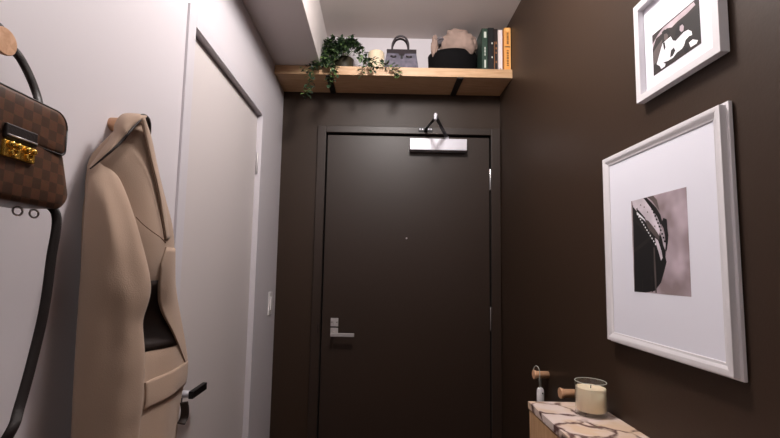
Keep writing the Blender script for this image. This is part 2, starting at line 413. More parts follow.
# mini grey handbag
hb = thing('mini_handbag', 'small slate grey top handle handbag standing on the oak shelf', 'handbag', (.108, 2.215, TOPZ))
def prism(bm, poly, y0, y1, mi=0):
    a = [bm.verts.new((x, y0, z)) for x, z in poly]; b = [bm.verts.new((x, y1, z)) for x, z in poly]
    f = bm.faces.new(a); f.material_index = mi
    f = bm.faces.new(b); f.material_index = mi; n = len(a)
    for i in range(n):
        f = bm.faces.new((a[i], a[(i + 1) % n], b[(i + 1) % n], b[i])); f.material_index = mi
bm = bmesh.new()
bot = [(.012, 2.175), (.203, 2.175), (.203, 2.262), (.012, 2.262)]; top = [(.030, 2.205), (.189, 2.205), (.189, 2.232), (.030, 2.232)]
vb = [bm.verts.new((x, y, TOPZ)) for x, y in bot]; vt = [bm.verts.new((x, y, 2.556)) for x, y in top]
bm.faces.new(vb); bm.faces.new(vt)
for i in range(4): bm.faces.new((vb[i], vb[(i + 1) % 4], vt[(i + 1) % 4], vt[i]))
link('body', bm, GREYL, hb, bevel=.005)
def fz(z): return 2.175 + (z - TOPZ) / (2.556 - TOPZ) * .03           # front face depth at height z
bm = bmesh.new()
poly = [(.028, 2.560), (.191, 2.560), (.191, 2.536), (.128, 2.534), (.122, 2.520), (.098, 2.520), (.092, 2.534), (.028, 2.536)]
a = [bm.verts.new((x, fz(z) - .004, z)) for x, z in poly]; b = [bm.verts.new((x, fz(z) + .002, z)) for x, z in poly]
bm.faces.new(a); bm.faces.new(b)
for i in range(8): bm.faces.new((a[i], a[(i + 1) % 8], b[(i + 1) % 8], b[i]))
link('flap', bm, GREYD, hb, bevel=.0012)
for s, e in ((.050, .080), (.135, .165)):
    bm = bmesh.new(); tube(bm, [(s, fz(2.515) - .003, 2.517), ((s + e) / 2, fz(2.508) - .004, 2.509), (e, fz(2.51) - .003, 2.514)], .003, 8, w=.0055, wdir=(0, 0, 1))
    link('belt_strap', bm, GREYD, hb)
bm = bmesh.new(); bx(bm, .104, .116, fz(2.51) - .007, fz(2.51) - .002, 2.500, 2.520); link('lock', bm, BLACKM, hb, bevel=.001)
for yy in (2.203, 2.233):
    bm = bmesh.new(); tube(bm, spline([(.058, yy, 2.545), (.060, yy, 2.590), (.078, yy, 2.625), (.106, yy, 2.636), (.132, yy, 2.622), (.146, yy, 2.590), (.146, yy, 2.545)], 8), .0055, 10)
    link('handle', bm, GREYD, hb)
# oval felt hat box and the scarf heaped in it
hat = thing('hat_box', 'oval black felt box on the shelf beside the books', 'box', (.398, 2.262, TOPZ))
def ring(bm, rx, ry, z, cx=.398, cy=2.262, seg=56):
    return [bm.verts.new((cx + rx * math.cos(2 * PI * i / seg), cy + ry * math.sin(2 * PI * i / seg), z)) for i in range(seg)]
bm = bmesh.new()
prof = [(.126, .099, TOPZ + .0005), (.132, .104, TOPZ + .006), (.135, .106, 2.520), (.137, .107, 2.548), (.134, .104, 2.549), (.133, .103, 2.44), (.02, .02, 2.438)]
rs_ = [ring(bm, *p) for p in prof]
for A, B in zip(rs_, rs_[1:]):
    for i in range(56): bm.faces.new((A[i], A[(i + 1) % 56], B[(i + 1) % 56], B[i])).smooth = True
bm.faces.new(rs_[0]); bm.faces.new(rs_[-1])
link('body', bm, BOXM, hat)
sc_ = thing('scarf', 'crumpled dusty pink and grey scarf heaped in the black oval box', 'scarf', (.42, 2.25, 2.50))
def blob(name, centre, rad, m, parent, seed, amp=.25, fr=2.0, folds=0):
    bm = bmesh.new(); bmesh.ops.create_icosphere(bm, subdivisions=5, radius=1)
    for v in bm.verts:
        n = v.co.copy(); s = 1 + amp * noise(n * fr + Vector((seed, 0, 0))) + amp * .5 * abs(noise(n * fr * 2.3 + Vector((0, seed, 0))))
        if folds: s += .07 * math.sin(folds * (n.x + .7 * n.z + 1.6 * noise(n * 1.5 + Vector((seed, 0, 0)))))
        v.co = Vector(centre) + Vector((n.x * rad[0], n.y * rad[1], n.z * rad[2])) * s
    return link(name, bm, m, parent, smooth=True)
blob('crown', (.425, 2.225, 2.600), (.092, .070, .088), CLOTH, sc_, 3.3, .25, 1.1, folds=4)
blob('fold', (.478, 2.220, 2.595), (.048, .05, .062), CLOTH, sc_, 9.1, .25, 1.4, folds=4)
blob('tail', (.292, 2.215, 2.585), (.020, .03, .062), CLOTH, sc_, 5.1, .25, 1.3, folds=3)
blob('grey_fold', (.345, 2.225, 2.612), (.062, .045, .022), CLOTHG, sc_, 1.7, .3, 1.5, folds=5)
# books
def book(name, label, x0, x1, y0, y1, z1, cover, lean=0, marks=None, pages=None):
    t = thing(name, label, 'book', ((x0 + x1) / 2, (y0 + y1) / 2, TOPZ), 'books at the right end of the shelf')
    bm = bmesh.new(); c = .0022
    bx(bm, x0, x0 + c, y0, y1, TOPZ + .0003, z1); bx(bm, x1 - c, x1, y0, y1, TOPZ + .0003, z1); bx(bm, x0, x1, y0, y0 + c, TOPZ + .0003, z1)
    link('cover', bm, cover, t, bevel=.0008)
    bm = bmesh.new(); bx(bm, x0 + c, x1 - c, y0 + c, y1 - .004, TOPZ + .004, z1 - .004); link('pages', bm, PAGES, t)
    if marks:
        for (u0, u1, v0, v1) in marks[0]:
            w = x1 - x0; h = z1 - TOPZ; bm = bmesh.new()
            bx(bm, x0 + u0 * w, x0 + u1 * w, y0 - .0005, y0, TOPZ + v0 * h, TOPZ + v1 * h)
            link('spine_mark', bm, marks[1], t)
    return t
PAGES = mat('paper', (226, 216, 202), .9)
GREENB = mat('green_cover', (42, 62, 50), .5); BLACKB = mat('black_cover', (22, 22, 24), .45); DARKB = mat('dark_maroon_cover', (34, 24, 24), .5)
WHITEB = mat('white_cover', (232, 216, 212), .5); ORANGEB = mat('orange_cover', (232, 160, 84), .5); GOLDI = mat('brown_ink', (150, 100, 62), .6)
DARKI = mat('dark_ink', (90, 60, 30), .6); CREAMB = mat('pale_orange', (242, 190, 120), .5); GREYB = mat('grey_cover', (86, 92, 92), .5)
book('green_book', 'green hardback leftmost of the upright books on the shelf', .540, .572, 2.166, 2.340, 2.668, GREENB, marks=([(.35, .75, .78, .92), (.45, .62, .50, .56), (.45, .62, .43, .49), (.45, .62, .36, .41), (.42, .68, .08, .26)], PALE))
book('black_book', 'wide black hardback with two pale dots, right of the green book', .5735, .605, 2.166, 2.345, 2.672, BLACKB, marks=([(.60, .78, .62, .66), (.60, .78, .30, .34)], PALE))
book('dark_maroon_book', 'thin dark book with brown dots, left of the white book', .606, .626, 2.170, 2.335, 2.668, DARKB, marks=([(.05, .2, 0.02, .7), (.45, .85, .64, .70), (.45, .85, .52, .57), (.45, .85, .42, .46), (.45, .85, .20, .25)], GOLDI))
book('white_book', 'thin white paperback beside the orange book', .6275, .651, 2.164, 2.330, 2.660, WHITEB, marks=([(.4, .6, .04, .07)], GOLDI))
b5 = book('orange_book', 'orange hardback rightmost of the books, against the brown wall', .660, .694, 2.162, 2.330, 2.672, ORANGEB, marks=([(0, 1, .545, .57)] + [(.38, .68, v, v + .022) for v in (.62, .65, .68, .72, .75, .78, .82, .86, .12, .16, .20, .235, .28, .31, .35, .39, .42, .46)], DARKI))
bm = bmesh.new(); bx(bm, .6605, .6635, 2.1614, 2.162, TOPZ + .01, 2.665); bx(bm, .6905, .6935, 2.1614, 2.162, TOPZ + .01, 2.665)
lathe(bm, (.677, 2.162, 2.659), (0, -1, 0), [(.010, 0), (.010, .0008)], 20); link('spine_border', bm, CREAMB, b5)

# ------------------------------------------------------------------ pegs
PW = []
def peg(x, side, y, z, label, r=.014, L=.066):
    o = thing('wall_peg', label, 'peg', (x, y, z), 'beech wall pegs')
    bm = bmesh.new(); a = (side, 0, 0)
    lathe(bm, (x, y, z), a, [(r, 0), (r, L - .014), (r + .001, L - .012), (r + .004, L - .004), (r + .004, L - .001), (r + .003, L)], 32)
    link('dowel', bm, PEG, o); return o
peg(XR, -1, 1.735, .951, 'beech peg on the brown wall, farther one, with a white loop hanging', L=.060)
peg(XR, -1, 1.475, .953, 'beech peg on the brown wall just behind the jar candle')
peg(XL, 1, .527, 1.652, 'beech peg on the white wall holding the checked handbag', L=.074)
peg(XL, 1, .864, 1.656, 'beech peg on the white wall holding the beige coat', L=.060)
# loop fob on the far peg
fb = thing('door_fob', 'white capsule fob on a white cord looped over the far peg', 'fob', (.663, 1.735, .951))
bm = bmesh.new()
c = Vector((.663, 1.735, .951)); pts = []
for k in range(9):
    a_ = PI * k / 8; pts.append(c + Vector((-.013 + .007 * math.cos(a_ * 1.0), -math.cos(a_) * .0165, .004 + math.sin(a_) * .030)))
low = at(539, 388, 1.735)
lp = Vector((.664, 1.735, .898))
pts = [lp + Vector((-.003, -.002, 0)), c + Vector((-.009, -.0165, -.02))] + pts + [c + Vector((.010, .0165, -.02)), lp + Vector((.003, .002, 0))]
tube(bm, pts, .0014, 8); link('cord', bm, PALE, fb)
bm = bmesh.new(); u = Vector((.664, 1.735, .902)); lathe(bm, u, (0, 0, -1), [(.003, 0), (.010, .003), (.013, .009), (.0145, .02), (.0145, .085), (.012, .094), (.005, .098)], 24, su=1, sv=.6)
cap = link('capsule', bm, SWITCH, fb)
bm = bmesh.new(); lathe(bm, u + Vector((.006, -.0075, -.022)), (0, -1, 0), [(.003, 0), (.003, .0018)], 12); link('button', bm, GREYD, fb)

# ------------------------------------------------------------------ cabinet and candle
CX, CY1, CTZ = .494, 1.380, .953
cab = thing('shoe_cabinet', 'slim light oak cabinet against the brown wall under the frames', 'cabinet', (.6, .9, 0))
box('body', CX + .010, XR - .001, .35, CY1 - .006, .06, CTZ - .024, OAKZ, cab, bevel=.001)
box('plinth', CX + .03, XR - .001, .37, CY1 - .02, 0, .06, BLACKM, cab)
for y0, y1 in ((.352, .860), (.864, CY1 - .0065)):
    for z0, z1 in ((.065, .493), (.497, CTZ - .0265)):
        box('door', CX - .004, CX + .0095, y0, y1, z0, z1, OAKZ, cab, bevel=.001)
tag(box('marble_top', CX - .006, XR - .001, .34, CY1, CTZ - .022, CTZ, MARBLE, bevel=.0012), 'pink and cream marble slab with dark veins on the oak cabinet', 'marble top')
jc = Vector((.630, 1.262, CTZ))
jar = thing('jar_candle', 'cream candle in a clear glass tumbler on the marble top', 'candle', jc)
bm = bmesh.new(); lathe(bm, jc + Vector((0, 0, .0003)), (0, 0, 1), [(.036, 0), (.041, .002), (.0425, .006), (.0425, .0945), (.0418, .0955), (.0411, .0945), (.0409, .018), (.037, .013), (.012, .0125)], 56)
link('glass_tumbler', bm, GLASS, jar)
bm = bmesh.new(); lathe(bm, jc, (0, 0, 1), [(.034, .0132), (.038, .0142), (.0402, .019), (.0403, .0780), (.038, .0770), (.012, .0758)], 48); link('wax', bm, WAX, jar)
bm = bmesh.new(); tube(bm, [jc + Vector((.0418 * math.cos(2 * PI * k / 40), .0418 * math.sin(2 * PI * k / 40), .0952)) for k in range(41)], .0009, 6); link('rim_highlight', bm, PALE, jar)  # opaque pale ring painting the bright highlight along the glass edge
bm = bmesh.new(); tube(bm, [jc + Vector((0, 0, .075)), jc + Vector((.001, 0, .086))], .0013, 6); link('wick', bm, WICK, jar)

# ------------------------------------------------------------------ framed photographs (right wall)
def pol(bm, pts, mi, place, lift):
    vs = [bm.verts.new(place(u, v, lift)) for u, v in pts]
    f = bm.faces.new(vs); f.material_index = mi
def printmat(name, c): return mat(name, c, .6, var=.12, vscale=18)
PR = {k: printmat('print_' + k, c) for k, c in dict(sky=(150, 132, 134), sky2=(176, 160, 166), black=(12, 10, 11), dark=(32, 27, 26), mid=(86, 76, 74), light=(206, 196, 204), white=(238, 236, 246), brown=(44, 34, 32)).items()}
PRL = list(PR.values()); PI_ = {k: i for i, k in enumerate(PR)}
def sky_mat():
    m = mat('print_sky_gradient', (150, 132, 134), .6)
    nt = m.node_tree; b = nt.nodes['Principled BSDF']
    tc = nt.nodes.new('ShaderNodeTexCoord'); n = nt.nodes.new('ShaderNodeTexNoise'); n.inputs['Scale'].default_value = 13; n.inputs['Detail'].default_value = 2
    r = nt.nodes.new('ShaderNodeValToRGB'); r.color_ramp.elements[0].position = .38; r.color_ramp.elements[1].position = .68
    r.color_ramp.elements[0].color = lin((138, 122, 124)); r.color_ramp.elements[1].color = lin((190, 174, 184))
    nt.links.new(tc.outputs['Object'], n.inputs['Vector']); nt.links.new(n.outputs['Fac'], r.inputs['Fac']); nt.links.new(r.outputs['Color'], b.inputs['Base Color'])
    return m
PRL[0] = sky_mat()
def picture(label, y0, y1, z0, z1, t, fw, lip, py0, py1, pz0, pz1, shapes, profile):
    """y0 near edge, y1 far edge; t depth off the wall; py/pz print rectangle"""
    o = thing('picture_frame', label, 'picture', (XR, (y0 + y1) / 2, z0))
    bm = bmesh.new(); xf = XR - t
    # mitred profile swept round the rectangle: (inset, x)
    loops = []
    for ins, x in profile:
        loops.append([bm.verts.new((x, y, z)) for y, z in ((y0 + ins, z0 + ins), (y1 - ins, z0 + ins), (y1 - ins, z1 - ins), (y0 + ins, z1 - ins))])
    for A, B in zip(loops, loops[1:]):
        for i in range(4): bm.faces.new((A[i], A[(i + 1) % 4], B[(i + 1) % 4], B[i]))
    A, B = loops[-1], loops[0]
    for i in range(4): bm.faces.new((A[i], A[(i + 1) % 4], B[(i + 1) % 4], B[i]))
    link('frame', bm, FRAMEW, o, bevel=.0008)
    xm = profile[-1][1] - .0005 if False else lip
    box('mat_board', xm, XR - .004, y0 + fw - .003, y1 - fw + .003, z0 + fw - .003, z1 - fw + .003, MATB, o)
    bm = bmesh.new()
    place = lambda u, v, l: Vector((xm - .0004 - l, py1 + (py0 - py1) * u, pz0 + (pz1 - pz0) * v))
    pol(bm, [(0, 0), (1, 0), (1, 1), (0, 1)], shapes[0][1], place, 0)
    for k, (pts, mi) in enumerate(shapes[1:]):
        pol(bm, pts, mi, place, .00006 * (k + 1))
    link('photo_print', bm, None, o, mats=PRL)
    return o
# pixel crop (625..705, 180..225 etc.) -> uv on the print
S = PI_
big = [(None, S['sky']),
    ([(0.025, 0.955), (0.137, 0.882), (0.299, 0.774), (0.456, 0.612), (0.577, 0.481), (0.638, 0.318), (0.604, 0.247), (0.571, 0.186), (0.528, 0.114), (0.409, 0.025), (0.235, 0), (0.084, 0), (0.008, 0), (0.015, 0.21), (0.026, 0.669)], S['black']),
    ([(0.023, 1), (0.147, 1), (0.251, 1), (0.349, 0.929), (0.438, 0.854), (0.526, 0.771), (0.567, 0.706), (0.551, 0.626), (0.509, 0.567), (0.437, 0.613), (0.331, 0.707), (0.206, 0.796), (0.117, 0.874), (0.046, 0.929)], S['light']),
    ([(0.261, 1), (0.317, 1), (0.407, 0.937), (0.496, 0.868), (0.565, 0.788), (0.596, 0.703), (0.556, 0.687), (0.507, 0.773), (0.419, 0.856), (0.331, 0.937)], S['black']),
    ([(0.336, 1), (0.45, 0.999), (0.512, 0.948), (0.535, 0.883), (0.553, 0.83), (0.497, 0.878), (0.426, 0.945)], S['mid']),
    ([(0.101, 0.91), (0.156, 0.88), (0.281, 0.787), (0.297, 0.753), (0.224, 0.788), (0.117, 0.874)], S['black']),
    ([(0.117, 0.868), (0.189, 0.825), (0.288, 0.759), (0.269, 0.756), (0.169, 0.809), (0.112, 0.852)], S['white']),
    ([(0.27, 0.772), (0.344, 0.748), (0.459, 0.653), (0.546, 0.565), (0.525, 0.535), (0.435, 0.592), (0.329, 0.675)], S['mid']),
    ([(0.452, 0.565), (0.506, 0.536), (0.563, 0.421), (0.576, 0.359), (0.546, 0.329), (0.506, 0.423), (0.466, 0.507)], S['light']),
    ([(0.54, 0.606), (0.574, 0.563), (0.596, 0.481), (0.632, 0.419), (0.62, 0.318), (0.587, 0.329), (0.563, 0.421), (0.528, 0.525)], S['black']),
    ([(0.573, 0.665), (0.623, 0.58), (0.643, 0.479), (0.62, 0.439), (0.59, 0.521), (0.559, 0.605)], S['light']),
    ([(0.576, 0.695), (0.619, 0.752), (0.674, 0.732), (0.676, 0.647), (0.689, 0.576), (0.672, 0.497), (0.648, 0.428), (0.628, 0.419), (0.639, 0.499), (0.632, 0.58), (0.61, 0.652)], S['black']),
    ([(0.03, 0.462), (0.165, 0.512), (0.378, 0.586), (0.415, 0.573), (0.278, 0.506), (0.046, 0.427)], S['dark']),
    ([(0.072, 0.778), (0.164, 0.745), (0.381, 0.617), (0.398, 0.59), (0.288, 0.635), (0.107, 0.74)], S['dark']),
    ([(0.422, 0.467), (0.444, 0.466), (0.452, 0.216), (0.453, 0.111), (0.448, 0.007), (0.426, 0.005), (0.42, 0.163), (0.417, 0.32)], S['mid']),
    ([(0.184, 0.146), (0.197, 0.146), (0.188, 0), (0.175, 0)], S['dark']),
    ([(0.364, 0.172), (0.379, 0.172), (0.38, 0.013), (0.363, 0.012)], S['dark'])]
for k in range(12):                                  # beaded ornament along the rim
    t_ = k / 11; u_ = .34 + .28 * t_ ** .8; v_ = .93 - .42 * t_
    big.append(([(u_, v_), (u_ + .03, v_ - .004), (u_ + .034, v_ + .014), (u_ + .006, v_ + .02)], S['black']))
    u_ = .12 + .34 * t_; v_ = .84 - .34 * t_
    big.append(([(u_, v_), (u_ + .014, v_ - .014), (u_ + .028, v_ - .006), (u_ + .012, v_ + .01)], S['white']))
for u_, v_ in ((.20, .93), (.27, .90), (.33, .84), (.24, .80), (.31, .74), (.39, .70), (.36, .64), (.44, .62), (.13, .90), (.46, .68)):
    big.append(([(u_, v_), (u_ + .03, v_ - .012), (u_ + .022, v_ + .01)], S['mid']))
XF = XR - .024
picture('large white framed photo of a dark curved structure in a wide mat', .803, 1.250, 1.167, 1.709, .024, .030, XF + .008,
        .917, 1.120, 1.317, 1.558, big,
        [(0.003, XR - .001), (.0, XR - .003), (.0, XR - .010), (.002, XR - .011), (.006, XR - .011), (.006, XF), (.012, XF - .001), (.018, XF), (.024, XF + .004), (.030, XF + .006), (.030, XR - .001)])
small = [(None, S['brown']),
    ([(0, 0.785), (0.137, 0.905), (0.265, 0.967), (0.477, 0.965), (0.9, 0.975), (0.931, 0.884), (0.769, 0.841), (0.579, 0.843), (0.451, 0.814), (0.348, 0.882), (0.241, 0.858), (0.093, 0.847), (0, 0.661)], S['sky2']),
    ([(0, 0.612), (0.09, 0.725), (0.24, 0.834), (0.388, 0.799), (0.514, 0.784), (0.684, 0.801), (1, 0.785), (1, 0.098), (0.663, 0.072), (0.01, 0.093)], S['dark']),
    ([(0, 0.562), (0.13, 0.664), (0.237, 0.716), (0.211, 0.52), (0.079, 0.287), (0.002, 0.251)], S['mid']),
    ([(0.233, 0.889), (0.285, 0.901), (0.368, 0.841), (0.419, 0.725), (0.406, 0.689), (0.344, 0.752), (0.309, 0.702), (0.251, 0.738)], S['black']),
    ([(0.278, 0.801), (0.336, 0.773), (0.368, 0.698), (0.349, 0.619), (0.306, 0.608), (0.275, 0.683)], S['mid']),
    ([(0.508, 0.557), (0.532, 0.676), (0.598, 0.759), (0.674, 0.741), (0.713, 0.642), (0.679, 0.624), (0.634, 0.547), (0.591, 0.513)], S['black']),
    ([(0.621, 0.694), (0.672, 0.688), (0.7, 0.621), (0.689, 0.539), (0.643, 0.54), (0.611, 0.611)], S['sky2']),
    ([(0.243, 0.614), (0.332, 0.62), (0.425, 0.626), (0.464, 0.5), (0.526, 0.441), (0.632, 0.48), (0.696, 0.498), (0.78, 0.477), (0.841, 0.387), (0.847, 0.303), (0.789, 0.329), (0.72, 0.3), (0.688, 0.211), (0.645, 0.167), (0.539, 0.163), (0.454, 0.111), (0.348, 0.12), (0.244, 0.154), (0.151, 0.139), (0.086, 0.232), (0.144, 0.381), (0.203, 0.527)], S['white']),
    ([(0.247, 0.611), (0.29, 0.608), (0.303, 0.467), (0.268, 0.424)], S['black']),
    ([(0.392, 0.158), (0.417, 0.304), (0.48, 0.324), (0.507, 0.233), (0.455, 0.157)], S['dark']),
    ([(0.665, 0.138), (0.731, 0.247), (0.838, 0.279), (0.877, 0.185), (0.8, 0.13), (0.726, 0.049)], S['dark']),
    ([(0.678, 0.151), (0.728, 0.137), (0.781, 0.055), (0.737, 0.01), (0.688, 0.054)], S['black']),
    ([(0.785, 0.186), (0.857, 0.2), (0.951, 0.107), (0.924, 0.056), (0.811, 0.065)], S['white']),
    ([(0.377, 0.075), (0.494, 0.058), (0.558, 0.093), (0.526, 0), (0.408, 0)], S['brown']),
    ([(0.159, 0.133), (0.223, 0.17), (0.293, 0.091), (0.275, 0.043), (0.19, 0.04)], S['white'])]
XF2 = XR - .023
picture('small white framed photo of two people in white, hung above the large frame', .800, 1.071, 1.809, 2.075, .023, .018, XF2 + .016,
        .866, 1.0225, 1.8625, 1.970, small,
        [(0, XR - .003), (0, XF2), (.018, XF2), (.018, XR - .003)])

# ------------------------------------------------------------------ checked handbag
bag = thing('checked_handbag', 'brown checked handbag with a gold clasp hanging from the near white wall peg', 'handbag', (-.49, .54, 1.40))
BXF, BXB = -.470, -.545
BY = .538
def rounded(y0, y1, z0, z1, rt, rb, flare=0, n=7):
    pts = []
    for cx_, cz_, r_, a0 in ((y1 - rt, z1 - rt, rt, 0), (y0 + rt, z1 - rt, rt, PI / 2), (y0 - flare + rb, z0 + rb, rb, PI), (y1 + flare - rb, z0 + rb, rb, 3 * PI / 2)):
        for k in range(n):
            a_ = a0 + PI / 2 * k / (n - 1); pts.append((cx_ + r_ * math.cos(a_), cz_ + r_ * math.sin(a_)))
    return pts
def puffy(name, outline, x0, x1, m, parent, puff=.006, uvs=.0145):
    """slab whose broad faces swell a little; outline in (y, z)"""
    bm = bmesh.new(); uvl = bm.loops.layers.uv.new('UVMap')
    cy_ = sum(p[0] for p in outline) / len(outline); cz_ = sum(p[1] for p in outline) / len(outline)
    rings = []
    for s, x in ((.0, x0 - puff), (.5, x0 - puff * .9), (.85, x0 - puff * .45), (.97, x0), (1, x0 + .004), (1, x1 - .004), (.97, x1), (.85, x1 + puff * .45), (.5, x1 + puff * .9), (0, x1 + puff)):
        if s == 0: rings.append([bm.verts.new((x, cy_, cz_))])
        else: rings.append([bm.verts.new((x, cy_ + (y - cy_) * s, cz_ + (z - cz_) * s)) for y, z in outline])
    n = len(outline)
    for A, B in zip(rings, rings[1:]):
        for i in range(n):
            vs = [A[0]] if len(A) == 1 else [A[i], A[(i + 1) % n]]
            vs2 = [B[0]] if len(B) == 1 else [B[(i + 1) % n], B[i]]
            f = bm.faces.new(vs + vs2); f.smooth = True
    for f in bm.faces:
        for l in f.loops:
            c_ = l.vert.co; l[uvl].uv = ((c_.y + (c_.x - x1) * .9) / uvs + 20.02, c_.z / uvs + .02)
    return link(name, bm, m, parent)
puffy('body', rounded(.447, .610, 1.4420, 1.572, .02, .024, .026), BXB, BXF - .004, CHECK, bag)
fl = puffy('flap', rounded(.444, .615, 1.522, 1.583, .022, .009), BXF - .012, BXF + .001, CHECK, bag, .003)
bm = bmesh.new(); o_ = rounded(.444, .615, 1.522, 1.583, .022, .009)
tube(bm, [(BXF, y, z) for y, z in o_ + o_[:1]], .0016, 6); link('piping', bm, LEATH, fl)
box('clasp_tab', BXF + .001, BXF + .007, .508, .557, 1.518, 1.537, LEATH, bag, bevel=.002)
bm = bmesh.new(); tube(bm, [(BXF + .0072, .510, 1.5225), (BXF + .0072, .555, 1.5225)], .0012, 6); link('tab_trim', bm, STEEL, bag)
gp = box('clasp_plate', BXF + .001, BXF + .006, .508, .556, 1.495, 1.516, GOLD, bag, bevel=.0015)
for yy, zz in ((.516, 1.511), (.525, 1.511), (.540, 1.510), (.549, 1.510)):
    bm = bmesh.new(); lathe(bm, (BXF + .005, yy, zz), (1, 0, 0), [(.0040, 0), (.0044, .003), (.0038, .006), (.002, .0075)], 18); link('stud', bm, GOLD, gp)
for yy in (.521, .544):
    bm = bmesh.new(); lathe(bm, (BXF + .005, yy, 1.502), (1, 0, 0), [(.0050, 0), (.0050, .003), (.0035, .005), (.0035, .002)], 22); link('turn_stud', bm, GOLD, gp)
hx = -.507
bm = bmesh.new(); tube(bm, spline([(hx, .466, 1.574), (hx, .468, 1.61), (hx, .486, 1.648), (hx, .527, 1.672), at(10, 46, .578), at(20, 58, .598), at(30, 77, .615), at(38, 99, .626), (hx, .618, 1.568)], 8), .0075, 12, w=.0042, wdir=(1, 0, 0))
link('handle', bm, LEATH, bag)
for yy, nm in ((.462, 0), (.612, 1)):
    bm = bmesh.new(); lathe(bm, (hx + .004, yy + .006, 1.592), (1, 0, 0), [(.003, 0), (.0035, .006), (.002, .008)], 14); link('handle_rivet', bm, GOLD, bag)
bm = bmesh.new()
sx = -.513
tube(bm, spline([(-.515, .618, 1.46), at(56, 214, .63), at(51, 260, .622), at(45, 305, .612), at(35, 350, .598), at(20, 405, .575), at(7, 438, .555), (-.50, .525, 1.06), (-.50, .49, 1.02), (-.50, .452, 1.06), (-.50, .440, 1.2), (-.505, .444, 1.45)], 8), .0016, 12, w=.0062, wdir=(1, .8, 0))
link('shoulder_strap', bm, LEATH, bag)
for yy in (.606, .578):
    bm = bmesh.new(); tube(bm, [Vector((-.50, yy + .008 * math.cos(2 * PI * k / 12), 1.434 + .006 * math.sin(2 * PI * k / 12))) for k in range(13)], .0014, 6)
    link('strap_ring', bm, STEEL, bag)

# ------------------------------------------------------------------ coat
coat = thing('coat', 'beige wool coat hanging by its neck from a peg on the white wall', 'coat', (-.50, .85, 1.64))
def interp(rows, y):
    for a_, b_ in zip(rows, rows[1:]):
        if a_[0] <= y <= b_[0]:
            t = (y - a_[0]) / (b_[0] - a_[0]); return [p + (q - p) * t for p, q in zip(a_, b_)]
def smooth_rows(rows, n):
    ys = [rows[0][0] + (rows[-1][0] - rows[0][0]) * i / n for i in range(n + 1)]
    out = []
    for y in ys:
        acc = None
        for dy in (-7, -3.5, 0, 3.5, 7):
            v = interp(rows, min(max(y + dy, rows[0][0]), rows[-1][0]))
            acc = v if acc is None else [p + q for p, q in zip(acc, v)]
        v = [p / 5 for p in acc]; v[0] = y; out.append(v)
    return out
def loft(name, rows, m, n=60, ns=28, fold=None, exp=.6, wallmin=XL + .006):
    """rows: y, xL, YL, xR, YR, front bulge, back bulge -> closed padded sheet"""
    bm = bmesh.new(); rings = []
    for r_ in smooth_rows(rows, n):
        y, xl, yl, xr, yr, bf, bb = r_
        A = at(xl, y, yl); B = at(xr, y, yr); c_ = B - A; z_ = (A.z + B.z) / 2; A.z = B.z = z_; c_.z = 0
        nn = Vector((c_.y, -c_.x, 0)).normalized()
        ring_ = []
        for k in range(ns + 1):
            s = k / ns; ss = .5 - .5 * math.cos(PI * s)
            off = bf * max(math.sin(PI * ss), 0) ** exp
            if fold: off += fold(ss, y) * math.sin(PI * ss) ** .5
            ring_.append(A + c_ * ss + nn * off)
        for k in range(ns - 1, 0, -1):
            s = k / ns; ss = .5 - .5 * math.cos(PI * s)
            ring_.append(A + c_ * ss - nn * bb * math.sin(PI * ss) ** .6)
        for p in ring_: p.x = max(p.x, wallmin)
        rings.append([bm.verts.new(p) for p in ring_])
    N = len(rings[0])
    for P_, Q_ in zip(rings, rings[1:]):
        for i in range(N):
            bm.faces.new((P_[i], P_[(i + 1) % N], Q_[(i + 1) % N], Q_[i])).smooth = True
    bm.faces.new(rings[0]); bm.faces.new(rings[-1])
    return link(name, bm, m, coat)
def bfold(s, y, recess=True):
    w = min(max((y - 170) / 120, 0), 1)
    return .0035 * w * math.sin(s * 13 + y * .012) + .004 * noise(Vector((s * 3, y * .02, 1.))) - (.034 if recess else 0) * math.exp(-((y - 325) / 27) ** 2) * math.exp(-((s - .55) / .25) ** 2)
BODY = [
    (117, 127, .850, 146, .880, .010, .004), (124, 121, .840, 149, .885, .018, .006), (135, 115, .835, 151.5, .900, .032, .010), (150, 101, .815, 154, .915, .042, .012),
    (168, 86, .795, 158, .930, .050, .014), (190, 84, .790, 162.5, .955, .056, .016), (215, 84, .790, 168, .980, .060, .016), (235, 84, .785, 170.5, .990, .060, .016),
    (260, 84, .785, 171.5, 1.0, .056, .016), (285, 84, .785, 173, 1.01, .044, .016), (310, 84, .780, 177, 1.025, .026, .016), (335, 84, .780, 181, 1.04, .024, .016),
    (355, 82, .775, 184, 1.05, .024, .016), (375, 80, .775, 186, 1.06, .024, .016), (395, 80, .770, 185, 1.06, .026, .016), (410, 80, .77, 181, 1.05, .026, .016),
    (438, 80, .77, 177, 1.04, .028, .016), (500, 80, .77, 170, 1.02, .030, .016), (560, 80, .77, 166, 1.0, .030, .016)]
body = loft('body', BODY, COATM, 90, 36, bfold)
def sfold(s, y):
    w = min(max((y - 175) / 60, 0), 1)
    ridge = .005 * math.exp(-(((s * 60 + 85) - (108 + (y - 200) * .13)) / 9) ** 2) if y > 190 else 0
    return w * (.003 * math.sin(s * 9 + y * .02) + ridge * (1 if y < 300 else max(0, 1 - (y - 300) / 60))) + .003 * noise(Vector((s * 2.5, y * .03, 5.)))
loft('far_sleeve', [(166, 82.5, .800, 88, .805, .003, .002), (175, 82, .795, 92, .81, .005, .003), (210, 82, .79, 96, .82, .006, .004), (300, 80, .78, 98, .82, .006, .004), (438, 74, .765, 96, .82, .006, .004), (520, 72, .765, 94, .82, .006, .004)], COATM, 40, 14)
